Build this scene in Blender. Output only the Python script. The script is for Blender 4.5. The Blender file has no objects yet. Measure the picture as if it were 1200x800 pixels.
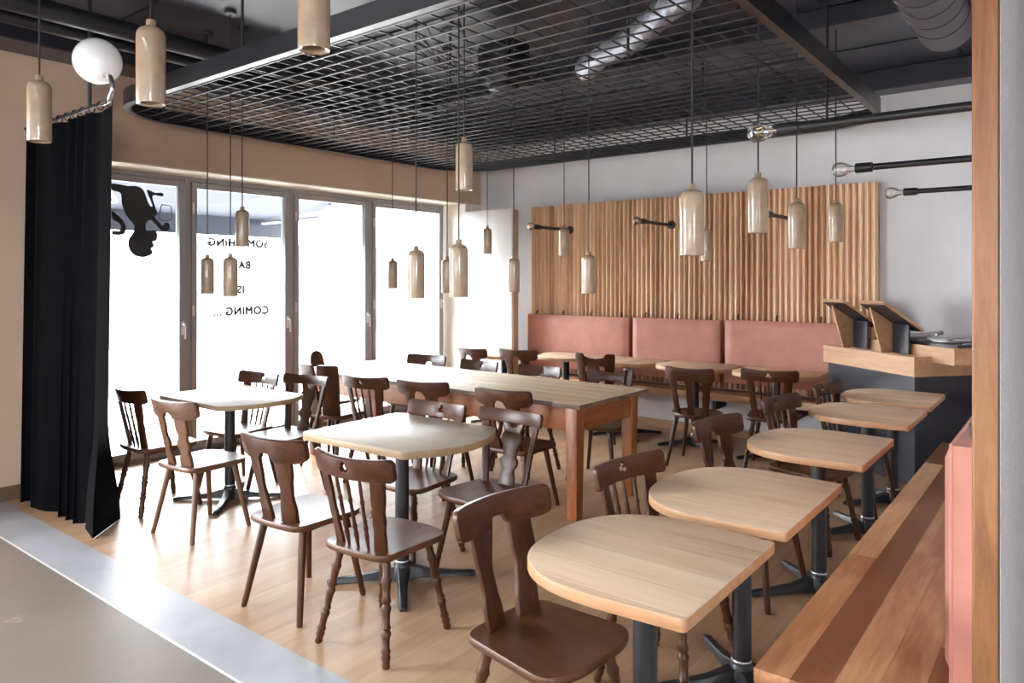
import bpy, bmesh, math, random
from mathutils import Vector, Matrix
PI = math.pi
R = math.radians
rnd = random.Random(7)
SC = bpy.context.scene
COL = SC.collection

# ------------------------------------------------------------------ helpers
def finish(me, smooth=True, ang=38):
    if smooth:
        for p in me.polygons: p.use_smooth = True
        me.set_sharp_from_angle(angle=R(ang))

def obj(name, bm, mat, parent=None, loc=None, smooth=True, bevel=0.0, seg=2, ang=38, recalc=True):
    if recalc: bmesh.ops.recalc_face_normals(bm, faces=bm.faces[:])
    if bevel > 0:
        es = [e for e in bm.edges if len(e.link_faces) == 2 and e.calc_face_angle(0) > R(42)]
        bmesh.ops.bevel(bm, geom=es, offset=bevel, segments=seg, profile=0.5, affect='EDGES', clamp_overlap=True)
    me = bpy.data.meshes.new(name)
    bm.to_mesh(me); bm.free()
    finish(me, smooth, ang)
    me.materials.append(mat)
    o = bpy.data.objects.new(name, me)
    COL.objects.link(o)
    if parent: o.parent = parent
    if loc: o.location = loc
    return o

def tag(o, label, cat, group=None, kind=None):
    o['label'] = label; o['category'] = cat
    if group: o['group'] = group
    if kind: o['kind'] = kind
    return o

def thing(name, label=None, cat=None, loc=(0, 0, 0), rz=0, group=None):
    o = bpy.data.objects.new(name, None); COL.objects.link(o)
    o.location = loc; o.rotation_euler = (0, 0, rz); o.empty_display_size = .1
    if label: tag(o, label, cat, group)
    return o

def struct(o):
    o['kind'] = 'structure'; return o

def copy_tree(o, parent=None):
    c = o.copy(); COL.objects.link(c)
    if parent: c.parent = parent
    for ch in list(KIDS.get(o.name, o.children)): copy_tree(ch, c)
    return c
KIDS = {}

def box(bm, x0, x1, y0, y1, z0, z1, M=None):
    vs = [bm.verts.new(p) for p in ((x0,y0,z0),(x1,y0,z0),(x1,y1,z0),(x0,y1,z0),(x0,y0,z1),(x1,y0,z1),(x1,y1,z1),(x0,y1,z1))]
    for f in ((0,3,2,1),(4,5,6,7),(0,1,5,4),(1,2,6,5),(2,3,7,6),(3,0,4,7)):
        bm.faces.new([vs[i] for i in f])
    if M is not None:
        for v in vs: v.co = M @ v.co
    return vs

def B(*a, M=None):
    bm = bmesh.new(); box(bm, *a, M=M); return bm

def prism(bm, pts, z0, z1, M=None):
    a = [bm.verts.new((x, y, z0)) for x, y in pts]; b = [bm.verts.new((x, y, z1)) for x, y in pts]
    n = len(pts)
    bm.faces.new(list(reversed(a))); bm.faces.new(b)
    for i in range(n): bm.faces.new((a[i], a[(i+1)%n], b[(i+1)%n], b[i]))
    if M is not None:
        for v in a+b: v.co = M @ v.co

def frame_of(d):
    d = d.normalized()
    up = Vector((0,0,1)) if abs(d.z) < .95 else Vector((1,0,0))
    x = up.cross(d).normalized(); y = d.cross(x)
    return x, y

def tube(bm, pts, r, n=10, caps=True):
    pts = [Vector(p) for p in pts]
    rr = r if isinstance(r, (list, tuple)) else [r]*len(pts)
    rings = []
    x = y = None
    for i, p in enumerate(pts):
        d = (pts[min(i+1, len(pts)-1)] - pts[max(i-1, 0)]).normalized()
        if x is None: x, y = frame_of(d)
        else:
            x = (x - d*x.dot(d)).normalized(); y = d.cross(x)
        rings.append([bm.verts.new(p + x*(rr[i]*math.cos(2*PI*k/n)) + y*(rr[i]*math.sin(2*PI*k/n))) for k in range(n)])
    for a, b in zip(rings, rings[1:]):
        for k in range(n): bm.faces.new((a[k], a[(k+1)%n], b[(k+1)%n], b[k]))
    if caps:
        bm.faces.new(list(reversed(rings[0]))); bm.faces.new(rings[-1])

def T(pts, r, n=10):
    bm = bmesh.new(); tube(bm, pts, r, n); return bm

def lathe(bm, prof, n=20, M=None, close_bottom=True, close_top=True):
    rings = []
    for r, z in prof:
        rings.append([bm.verts.new((r*math.cos(2*PI*k/n), r*math.sin(2*PI*k/n), z)) for k in range(n)])
    for a, b in zip(rings, rings[1:]):
        for k in range(n): bm.faces.new((a[k], a[(k+1)%n], b[(k+1)%n], b[k]))
    if close_bottom: bm.faces.new(list(reversed(rings[0])))
    if close_top: bm.faces.new(rings[-1])
    if M is not None:
        for ring in rings:
            for v in ring: v.co = M @ v.co

def axisM(p0, p1):
    d = Vector(p1) - Vector(p0); x, y = frame_of(d); z = d.normalized()
    M = Matrix((x, y, z)).transposed().to_4x4(); M.translation = Vector(p0)
    return M

def round_poly(pts, r, n=5):
    out = []; N = len(pts)
    for i in range(N):
        p = Vector(pts[i]); a = Vector(pts[i-1]); b = Vector(pts[(i+1) % N])
        rr = r[i] if isinstance(r, (list, tuple)) else r
        if rr <= 0: out.append((p.x, p.y)); continue
        u = (a-p); v = (b-p); lu, lv = u.length, v.length
        k = min(rr, lu*.48, lv*.48)
        A = p + u.normalized()*k; Bq = p + v.normalized()*k
        for j in range(n+1):
            t = j/n
            q = A*(1-t)**2 + p*2*t*(1-t) + Bq*t*t
            out.append((q.x, q.y))
    return out

def densify(pts, step):
    out = []; N = len(pts)
    for i in range(N):
        a = Vector(pts[i]); b = Vector(pts[(i+1) % N]); n = max(1, int((b-a).length/step))
        for j in range(n): q = a.lerp(b, j/n); out.append((q.x, q.y))
    return out

def plate(bm, outer, holes, th, mapf):
    """flat shape with holes, given thickness, sent through mapf(s,t,w)"""
    loops = [outer] + list(holes)
    tmp = bmesh.new(); ed = []
    for lp in loops:
        vs = [tmp.verts.new((s, t, 0)) for s, t in lp]
        ed += [tmp.edges.new((vs[i], vs[(i+1) % len(vs)])) for i in range(len(vs))]
    bmesh.ops.triangle_fill(tmp, edges=ed, use_beauty=True)
    tmp.verts.index_update()
    co = [(v.co.x, v.co.y) for v in tmp.verts]
    tris = [[v.index for v in f.verts] for f in tmp.faces]
    tmp.free()
    A = [bm.verts.new(mapf(s, t, th/2)) for s, t in co]; Bv = [bm.verts.new(mapf(s, t, -th/2)) for s, t in co]
    for f in tris:
        try:
            bm.faces.new([A[i] for i in f]); bm.faces.new([Bv[i] for i in reversed(f)])
        except ValueError: pass
    k = 0
    for lp in loops:
        n = len(lp)
        for i in range(n):
            a, b = k+i, k+(i+1) % n
            bm.faces.new((A[a], A[b], Bv[b], Bv[a]))
        k += n

# ------------------------------------------------------------------ materials
def newmat(name):
    m = bpy.data.materials.new(name); m.use_nodes = True
    nt = m.node_tree; b = nt.nodes['Principled BSDF']
    return m, nt, b

def N(nt, t, **kw):
    n = nt.nodes.new(t)
    for k, v in kw.items(): setattr(n, k, v)
    return n

def flat(name, col, rough=.5, metal=0, coat=0, noise=0, nscale=20, bump=0, bscale=60, sheen=0, spec=.5):
    m, nt, b = newmat(name)
    b.inputs['Base Color'].default_value = (*col, 1); b.inputs['Roughness'].default_value = rough
    b.inputs['Metallic'].default_value = metal; b.inputs['Coat Weight'].default_value = coat
    b.inputs['Specular IOR Level'].default_value = spec
    if sheen:
        b.inputs['Sheen Weight'].default_value = sheen; b.inputs['Sheen Roughness'].default_value = .35
    if noise or bump:
        tc = N(nt, 'ShaderNodeTexCoord'); oi = N(nt, 'ShaderNodeObjectInfo')
        ad = N(nt, 'ShaderNodeVectorMath', operation='ADD')
        nt.links.new(tc.outputs['Object'], ad.inputs[0])
        mu = N(nt, 'ShaderNodeMath', operation='MULTIPLY'); mu.inputs[1].default_value = 17.3
        nt.links.new(oi.outputs['Random'], mu.inputs[0]); nt.links.new(mu.outputs[0], ad.inputs[1])
    if noise:
        no = N(nt, 'ShaderNodeTexNoise'); no.inputs['Scale'].default_value = nscale; no.inputs['Detail'].default_value = 5
        nt.links.new(ad.outputs[0], no.inputs['Vector'])
        cr = N(nt, 'ShaderNodeValToRGB')
        cr.color_ramp.elements[0].position = .3; cr.color_ramp.elements[1].position = .7
        cr.color_ramp.elements[0].color = (*[c*(1-noise) for c in col], 1)
        cr.color_ramp.elements[1].color = (*[min(1, c*(1+noise)) for c in col], 1)
        nt.links.new(no.outputs['Fac'], cr.inputs[0]); nt.links.new(cr.outputs[0], b.inputs['Base Color'])
    if bump:
        n2 = N(nt, 'ShaderNodeTexNoise'); n2.inputs['Scale'].default_value = bscale; n2.inputs['Detail'].default_value = 4
        nt.links.new(ad.outputs[0], n2.inputs['Vector'])
        bp = N(nt, 'ShaderNodeBump'); bp.inputs['Strength'].default_value = bump; bp.inputs['Distance'].default_value = .01
        nt.links.new(n2.outputs['Fac'], bp.inputs['Height']); nt.links.new(bp.outputs[0], b.inputs['Normal'])
    return m

def wood(name, dark, mid, light, axis='X', rough=.4, coat=0, grain=14, plank=None, pvar=.35, seam=.5, length=None, bump=.08, stripes=None, spec=.5, seamw=.004, wear=None, off=100.37):
    """grain runs along `axis`; plank = (across axis, width) gives board tone steps and seams"""
    m, nt, b = newmat(name); L = nt.links.new
    tc = N(nt, 'ShaderNodeTexCoord'); oi = N(nt, 'ShaderNodeObjectInfo')
    mu = N(nt, 'ShaderNodeMath', operation='MULTIPLY'); mu.inputs[1].default_value = 23.7
    L(oi.outputs['Random'], mu.inputs[0])
    sp = N(nt, 'ShaderNodeSeparateXYZ'); L(tc.outputs['Object'], sp.inputs[0])
    cb = N(nt, 'ShaderNodeCombineXYZ')
    tone = None; seamout = None
    offs = mu.outputs[0]
    if plank:
        ax, w = plank
        dv = N(nt, 'ShaderNodeMath', operation='DIVIDE'); L(sp.outputs[ax], dv.inputs[0]); dv.inputs[1].default_value = w
        ad0 = N(nt, 'ShaderNodeMath', operation='ADD'); L(dv.outputs[0], ad0.inputs[0]); ad0.inputs[1].default_value = off
        fl = N(nt, 'ShaderNodeMath', operation='FLOOR'); L(ad0.outputs[0], fl.inputs[0])
        fr = N(nt, 'ShaderNodeMath', operation='FRACT'); L(ad0.outputs[0], fr.inputs[0])
        w1 = N(nt, 'ShaderNodeTexWhiteNoise', noise_dimensions='2D')
        c2 = N(nt, 'ShaderNodeCombineXYZ'); L(fl.outputs[0], c2.inputs[0]); L(mu.outputs[0], c2.inputs[1])
        if length:
            w0 = N(nt, 'ShaderNodeTexWhiteNoise', noise_dimensions='1D'); L(fl.outputs[0], w0.inputs['W'])
            d2 = N(nt, 'ShaderNodeMath', operation='DIVIDE'); L(sp.outputs[axis], d2.inputs[0]); d2.inputs[1].default_value = length
            a2 = N(nt, 'ShaderNodeMath', operation='ADD'); L(d2.outputs[0], a2.inputs[0]); L(w0.outputs['Value'], a2.inputs[1])
            a3 = N(nt, 'ShaderNodeMath', operation='ADD'); L(a2.outputs[0], a3.inputs[0]); a3.inputs[1].default_value = 50
            f2 = N(nt, 'ShaderNodeMath', operation='FLOOR'); L(a3.outputs[0], f2.inputs[0])
            L(f2.outputs[0], c2.inputs[1])
            fr2 = N(nt, 'ShaderNodeMath', operation='FRACT'); L(a3.outputs[0], fr2.inputs[0])
            s2 = N(nt, 'ShaderNodeMath', operation='LESS_THAN'); L(fr2.outputs[0], s2.inputs[0]); s2.inputs[1].default_value = seamw*.5/length
        L(c2.outputs[0], w1.inputs['Vector']); tone = w1.outputs['Value']
        s1 = N(nt, 'ShaderNodeMath', operation='LESS_THAN'); L(fr.outputs[0], s1.inputs[0]); s1.inputs[1].default_value = seamw/w
        seamout = s1.outputs[0]
        if length:
            mx = N(nt, 'ShaderNodeMath', operation='MAXIMUM'); L(s1.outputs[0], mx.inputs[0]); L(s2.outputs[0], mx.inputs[1]); seamout = mx.outputs[0]
        o2 = N(nt, 'ShaderNodeMath', operation='MULTIPLY_ADD'); L(tone, o2.inputs[0]); o2.inputs[1].default_value = 31.0; L(mu.outputs[0], o2.inputs[2])
        offs = o2.outputs[0]
    for i, A in enumerate('XYZ'):
        q = N(nt, 'ShaderNodeMath', operation='MULTIPLY_ADD'); L(sp.outputs[A], q.inputs[0])
        q.inputs[1].default_value = .09 if A == axis else 1.0
        L(offs, q.inputs[2]); L(q.outputs[0], cb.inputs[i])
    no = N(nt, 'ShaderNodeTexNoise'); no.inputs['Scale'].default_value = grain; no.inputs['Detail'].default_value = 8
    no.inputs['Roughness'].default_value = .62; no.inputs['Distortion'].default_value = .9
    L(cb.outputs[0], no.inputs['Vector'])
    fine = N(nt, 'ShaderNodeTexNoise'); fine.inputs['Scale'].default_value = grain*9; fine.inputs['Detail'].default_value = 3
    L(cb.outputs[0], fine.inputs['Vector'])
    mixf = N(nt, 'ShaderNodeMath', operation='MULTIPLY_ADD'); L(fine.outputs['Fac'], mixf.inputs[0]); mixf.inputs[1].default_value = .25
    q2 = N(nt, 'ShaderNodeMath', operation='MULTIPLY'); L(no.outputs['Fac'], q2.inputs[0]); q2.inputs[1].default_value = .75
    L(q2.outputs[0], mixf.inputs[2])
    fac = mixf.outputs[0]
    if tone:
        q3 = N(nt, 'ShaderNodeMath', operation='SUBTRACT'); L(tone, q3.inputs[0]); q3.inputs[1].default_value = .5
        q4 = N(nt, 'ShaderNodeMath', operation='MULTIPLY_ADD'); L(q3.outputs[0], q4.inputs[0]); q4.inputs[1].default_value = pvar; L(fac, q4.inputs[2])
        fac = q4.outputs[0]
    cr = N(nt, 'ShaderNodeValToRGB'); e = cr.color_ramp.elements
    e[0].position = .25; e[0].color = (*dark, 1); e[1].position = .78; e[1].color = (*light, 1)
    em = e.new(.5); em.color = (*mid, 1)
    L(fac, cr.inputs[0]); col = cr.outputs[0]
    if wear:
        wn = N(nt, 'ShaderNodeTexNoise'); wn.inputs['Scale'].default_value = wear[0]; wn.inputs['Detail'].default_value = 5
        L(tc.outputs['Object'], wn.inputs['Vector'])
        wr = N(nt, 'ShaderNodeMapRange'); L(wn.outputs['Fac'], wr.inputs[0]); wr.inputs[1].default_value = .45; wr.inputs[2].default_value = .7; wr.inputs[4].default_value = wear[1]
        wm = N(nt, 'ShaderNodeMix', data_type='RGBA'); L(wr.outputs[0], wm.inputs[0]); L(col, wm.inputs[6]); wm.inputs[7].default_value = (*wear[2], 1)
        col = wm.outputs[2]
    if seamout is not None and seam > 0:
        mm = N(nt, 'ShaderNodeMix', data_type='RGBA', blend_type='MULTIPLY')
        sm = N(nt, 'ShaderNodeMath', operation='MULTIPLY'); L(seamout, sm.inputs[0]); sm.inputs[1].default_value = seam
        L(sm.outputs[0], mm.inputs[0]); L(col, mm.inputs[6]); mm.inputs[7].default_value = (.12, .08, .05, 1)
        col = mm.outputs[2]
    L(col, b.inputs['Base Color'])
    b.inputs['Roughness'].default_value = rough; b.inputs['Coat Weight'].default_value = coat; b.inputs['Coat Roughness'].default_value = .25
    b.inputs['Specular IOR Level'].default_value = spec
    if bump:
        bp = N(nt, 'ShaderNodeBump'); bp.inputs['Strength'].default_value = bump; bp.inputs['Distance'].default_value = .004
        L(fine.outputs['Fac'], bp.inputs['Height']); L(bp.outputs[0], b.inputs['Normal'])
    return m

CWL = {a: wood('pale_stained_wood_'+a, (.05,.021,.0095), (.105,.047,.022), (.18,.087,.044), a, rough=.4, grain=14, bump=.05) for a in 'XYZ'}
def chairwood(ax): return wood('dark_stained_wood_'+ax, (.022,.0064,.0022), (.052,.0168,.006), (.11,.038,.014), ax, rough=.36, coat=0, grain=16, bump=.05, spec=.34)
CW = {a: chairwood(a) for a in 'XYZ'}
SEATW = wood('worn_dark_seat_wood', (.038,.013,.0055), (.08,.030,.0125), (.145,.06,.027), 'Y', rough=.40, coat=0, spec=.35, grain=10, bump=.05)
OAK = wood('pale_oak_top', (.52,.34,.215), (.72,.525,.36), (.81,.64,.475), 'X', rough=.48, grain=7, plank=('Y', .137), pvar=.22, seam=.55, seamw=.0018, spec=.4, wear=(5, .55, (.70,.54,.39)))
OAKE = wood('oiled_oak_edge', (.34,.165,.075), (.48,.265,.135), (.58,.36,.2), 'X', rough=.45, grain=9)
WORNE = wood('worn_table_edge', (.27,.17,.085), (.38,.26,.14), (.48,.35,.21), 'X', rough=.45, grain=9)
PLANKE = wood('dark_weathered_edge', (.10,.07,.05), (.16,.11,.075), (.24,.17,.115), 'X', rough=.6, grain=12)
WORN = wood('worn_white_table_top', (.42,.33,.235), (.56,.47,.36), (.66,.58,.47), 'X', rough=.45, grain=8, plank=None, spec=.4, wear=(7, .7, (.62,.57,.49)))
PINE = wood('red_brown_pine', (.10,.027,.008), (.27,.085,.024), (.45,.19,.07), 'X', rough=.42, grain=15, coat=.1)
PINEZ = wood('red_brown_pine_upright', (.10,.027,.008), (.27,.085,.024), (.45,.19,.07), 'Z', rough=.42, grain=15, coat=.1)
PLANKTOP = wood('scrubbed_plank_top', (.70,.535,.345), (.81,.65,.45), (.88,.77,.59), 'X', rough=.36, grain=7, plank=('Y', .155), pvar=.2, seam=0, off=100.0, wear=(3, .4, (.84,.72,.54)))
BENCHY = wood('oiled_elm_bench', (.20,.075,.033), (.38,.17,.078), (.66,.40,.215), 'Y', rough=.38, coat=.1, grain=7, plank=('X', .105), pvar=.62, seam=.25, length=1.9, seamw=.003)
BENCHX = wood('oiled_elm_bench_back', (.40,.215,.115), (.60,.365,.205), (.74,.52,.335), 'X', rough=.42, grain=7, plank=('Y', .1), pvar=.6, seam=.3, length=1.7, seamw=.003)
SLATW = wood('larch_slat', (.50,.285,.16), (.78,.535,.345), (.90,.70,.51), 'Z', rough=.55, grain=9, plank=('X', 3.82/70), pvar=.42, seam=0, spec=.3, off=100.0)
TRIMW = wood('oiled_larch_post', (.15,.055,.019), (.265,.112,.041), (.38,.185,.08), 'Z', rough=.42, grain=22)
BANDW = wood('oiled_larch_band', (.34,.17,.08), (.50,.29,.155), (.62,.41,.24), 'X', rough=.45, grain=11)
SKIRT = wood('oak_skirting', (.30,.18,.09), (.42,.27,.15), (.52,.36,.22), 'X', rough=.5, grain=8)
SKIRTD = wood('dark_skirting', (.09,.05,.03), (.13,.075,.045), (.18,.11,.07), 'Y', rough=.5, grain=8)
FLOORM = wood('oak_parquet', (.30,.178,.10), (.42,.265,.158), (.53,.37,.24), 'Y', rough=.40, spec=.26, grain=5, plank=('X', .135), pvar=.11, seam=.18, length=1.5, bump=.03, seamw=.004, wear=(1.7, .35, (.42,.28,.18)))
BLACKM = flat('black_powder_coat', (.012,.012,.014), .42)
IRON = flat('black_cast_iron', (.014,.015,.018), .38, noise=.3, nscale=30)
GRIDM = flat('black_grid_steel', (.012,.013,.017), .32)
CERAMIC = flat('beige_stoneware_glaze', (.345,.25,.165), .28, coat=.5, noise=.12, nscale=25)
CERIN = flat('stoneware_inside', (.62,.52,.36), .5)
LEATHER = flat('salmon_leather', (.50,.215,.165), .45, noise=.12, nscale=6, bump=.12, bscale=140)
STRAPM = flat('dark_leather_strap', (.09,.035,.02), .5)
VELVET = flat('black_velvet', (.004,.004,.006), .8, sheen=.05, noise=.3, nscale=12, spec=.08)
ALU = flat('grey_window_metal', (.27,.262,.275), .42, metal=.2)
CHROME = flat('chrome_tube', (.72,.73,.76), .12, metal=1)
OPAL = flat('opal_glass', (.86,.86,.88), .12, coat=.6)
OPALG = flat('glowing_opal_globe', (.86,.86,.88), .12, coat=.6)
OPALG.node_tree.nodes['Principled BSDF'].inputs['Emission Color'].default_value = (1, .98, .97, 1)
OPALG.node_tree.nodes['Principled BSDF'].inputs['Emission Strength'].default_value = .04
TANWALL = flat('tan_plaster', (.53,.385,.285), .8, noise=.05, nscale=3, bump=.05, bscale=30)
WHITEWALL = flat('white_plaster', (.73,.74,.77), .8, noise=.05, nscale=2.5, bump=.06, bscale=25)
PALEWALL = flat('pale_plaster_right', (.82,.77,.745), .85, noise=.05, nscale=20, bump=.5, bscale=90)
REVEAL = flat('cream_reveal_paint', (.80,.74,.66), .7)
WHITEP = flat('white_panel_paint', (.80,.79,.775), .4)
WHITELEG = flat('plinth_white', (.66,.66,.68), .75)
CEILM = flat('dark_blue_ceiling_paint', (.024,.025,.037), .36, noise=.35, nscale=2.2, bump=.25, bscale=5)
PIPEM = flat('black_pipe_paint', (.014,.014,.018), .36)
DUCTM = flat('grey_duct', (.06,.06,.075), .4, metal=.3)
FOIL = flat('foil_insulation', (.30,.31,.37), .4, metal=.4, bump=.8, bscale=30)
DARKP = flat('blue_black_panel', (.022,.023,.034), .27)
CONC = flat('warm_grey_concrete', (.165,.137,.112), .52, noise=.09, nscale=1.6, bump=.04, bscale=8)
STRIPC = flat('blue_grey_concrete', (.33,.335,.355), .46, noise=.16, nscale=3.0, bump=.04, bscale=10)
METALSTRIP = flat('pale_metal_strip', (.75,.74,.73), .35, metal=.3)
ROAD = flat('grey_street', (.12,.12,.12), .8)
PAVE = flat('light_pavement', (.27,.265,.26), .8, noise=.06, nscale=2)
OUTW = flat('added_facade_grey', (.15,.15,.15), .85)
AWN = flat('blue_grey_awning', (.036,.044,.066), .75)
DECAL = flat('black_vinyl', (.012,.012,.016), .5)
VINYL = flat('record_vinyl', (.02,.02,.022), .22)
SLIPMAT = flat('white_slipmat', (.62,.62,.63), .7)
STEEL = flat('brushed_steel', (.5,.5,.52), .3, metal=1)
CONCSTAIN = flat('chipped_concrete_patch', (.19,.15,.12), .7, noise=.25, nscale=40)

def glass_thin(name, refl=.055):
    m, nt, b = newmat(name); nt.nodes.remove(b)
    tr = N(nt, 'ShaderNodeBsdfTransparent'); gl = N(nt, 'ShaderNodeBsdfGlossy'); gl.inputs['Roughness'].default_value = .02
    mx = N(nt, 'ShaderNodeMixShader'); fr = N(nt, 'ShaderNodeFresnel'); fr.inputs['IOR'].default_value = 1.35
    nt.links.new(fr.outputs[0], mx.inputs[0])
    tr.inputs['Color'].default_value = (.96,.97,.97,1)
    nt.links.new(tr.outputs[0], mx.inputs[1]); nt.links.new(gl.outputs[0], mx.inputs[2])
    nt.links.new(mx.outputs[0], nt.nodes['Material Output'].inputs['Surface'])
    return m
PANE = glass_thin('window_glass')
def bulbmat():
    m, nt, b = newmat('bulb_glass'); nt.nodes.remove(b)
    tr = N(nt, 'ShaderNodeBsdfTransparent'); gl = N(nt, 'ShaderNodeBsdfGlossy'); gl.inputs['Roughness'].default_value = .06
    fr = N(nt, 'ShaderNodeFresnel'); fr.inputs['IOR'].default_value = 1.5
    ad = N(nt, 'ShaderNodeMath', operation='MULTIPLY_ADD'); ad.inputs[1].default_value = .75; ad.inputs[2].default_value = .10; nt.links.new(fr.outputs[0], ad.inputs[0])
    mx = N(nt, 'ShaderNodeMixShader'); nt.links.new(ad.outputs[0], mx.inputs[0]); nt.links.new(tr.outputs[0], mx.inputs[1]); nt.links.new(gl.outputs[0], mx.inputs[2])
    nt.links.new(mx.outputs[0], nt.nodes['Material Output'].inputs['Surface']); return m
BULBG = bulbmat()
FILM = flat('warm_filament', (.55,.35,.12), .3, metal=1)

# ------------------------------------------------------------------ dimensions (metres; x along the bench wall, y along the window front)
XW, XF = -6.11, -6.50          # window wall face, glazing plane
YB = 7.20                      # bench wall
ZC, ZS = 3.24, 3.42            # beam underside, slab
YS1, YS2 = 1.615, 1.886        # metal strip, start of the parquet
XP0, XP1, YP = -.214, -.158, 2.22   # partition on the right
XE, YF = 3.4, -3.6             # rest of the room behind the camera

# ------------------------------------------------------------------ room shell
struct(obj('floor', B(XF-.06, XP0+.0, YS2, YB, -.12, 0), FLOORM, smooth=False))
struct(obj('floor_concrete_strip', B(XW, XE, YS1+.006, YS2, -.12, 0), STRIPC, smooth=False))
struct(obj('floor_metal_strip', B(XW, XE, YS1-.006, YS1+.006, -.12, .001), METALSTRIP, smooth=False))
bm = bmesh.new(); box(bm, XW, XE, YF, YS1-.006, -.12, 0); box(bm, XP0, XE, YS2, YB, -.12, 0)
struct(obj('floor_concrete', bm, CONC, smooth=False))
RX0, RX1, RY0, RY1 = -2.8, .6, -2.4, -1.7      # unseen roof opening behind the camera, added for fill light
bm = bmesh.new()
box(bm, XW-.6, XE, RY1, YB+.2, ZS, ZS+.2); box(bm, XW-.6, XE, YF, RY0, ZS, ZS+.2)
box(bm, XW-.6, RX0, RY0, RY1, ZS, ZS+.2); box(bm, RX1, XE, RY0, RY1, ZS, ZS+.2)
struct(obj('ceiling', bm, CEILM, smooth=False))
# ceiling beams
bm = bmesh.new()
box(bm, XW, XE, YB-.24, YB, ZC, ZS)          # along the bench wall
box(bm, XW, XW+.34, YF, YB-.24, ZC, ZS)      # along the window front
struct(obj('ceiling_beam', bm, CEILM, smooth=False, bevel=.008, seg=1))
bm = bmesh.new(); box(bm, XW+.34, XE, 5.15, 5.42, ZC+.05, ZS)
struct(obj('ceiling_beam', bm, CEILM, smooth=False, bevel=.008, seg=1))
# slab joints
bm = bmesh.new()
for y in (1.1, 2.35, 3.7, 6.2): box(bm, XW+.34, XE, y, y+.012, ZS-.012, ZS)
for x in (-2.1, -.75): box(bm, x, x+.012, 1.0, YB-.24, ZS-.012, ZS)
struct(obj('ceiling_joint', bm, PIPEM, smooth=False))
# window wall: lintel, pier to the left, short return at the far end
ZL = 2.55; WY0, WY1 = 2.36, 6.90
struct(obj('wall_left', B(XW-.6, XW, WY0-.02, YB+.2, ZL, ZS), TANWALL, smooth=False))
SY0, SY1 = -3.3, .35       # unseen opening left of the view, added to brighten the room
bm = bmesh.new(); box(bm, XW-.6, XW, SY1, WY0-.02, 0, ZS); box(bm, XW-.6, XW, YF, SY0, 0, ZS); box(bm, XW-.6, XW, SY0, SY1, ZL, ZS); box(bm, XW-.6, XW, SY0, SY1, 0, .1)
struct(obj('wall_left_pier', bm, TANWALL, smooth=False))
struct(obj('wall_left_return', B(XW-.6, XW, WY1, YB+.2, 0, ZL), REVEAL, smooth=False))
struct(obj('trim_1', B(XW-.44, XW-.002, WY0-.02, WY1, ZL-.012, ZL-.001), REVEAL, smooth=False))
# bench wall
struct(obj('wall_back', B(XW, XP0, YB, YB+.2, 0, ZS), WHITEWALL, smooth=False))
struct(obj('baseboard_back', B(-5.2, XP0, YB-.018, YB-.001, 0, .085), SKIRT, smooth=False, bevel=.003))
struct(obj('baseboard_left', B(XW+.001, XW+.018, SY1, WY0-.03, 0, .10), SKIRTD, smooth=False, bevel=.003))
# partition and its post
struct(obj('wall_right', B(XP0, XP1, YP+.05, YB+.2, 0, ZS), PALEWALL, smooth=False))
bm = B(XP0-.004, XP1-.002, YP, YP+.05, 0, ZS)
struct(obj('trim_2', bm, TRIMW, smooth=False, bevel=.006))
# rest of the room behind the camera
struct(obj('wall_front', B(XW, XE, YF-.2, YF, 0, ZS), WHITEWALL, smooth=False))
bm = bmesh.new()
box(bm, XE, XE+.2, YF, -3.0, 0, ZS); box(bm, XE, XE+.2, -1.6, YB+.2, 0, ZS)
box(bm, XE, XE+.2, -3.0, -1.6, 0, 1.0); box(bm, XE, XE+.2, -3.0, -1.6, 2.3, ZS)  # gap in this unseen wall is added to let in side fill light
struct(obj('wall_far_right', bm, WHITEWALL, smooth=False))
struct(obj('wall_back_room', B(XP1, XE, YB, YB+.2, 0, ZS), WHITEWALL, smooth=False))
# small chipped patch in the concrete
pts = [(math.cos(a)*.05*(1+.25*math.sin(3*a+1)), math.sin(a)*.035*(1+.3*math.cos(4*a))) for a in [2*PI*k/22 for k in range(22)]]
bm = bmesh.new(); prism(bm, pts, 0, .0012)
struct(obj('floor_patch', bm, CONCSTAIN, loc=(-3.94, 1.27, 0), smooth=False))

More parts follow.
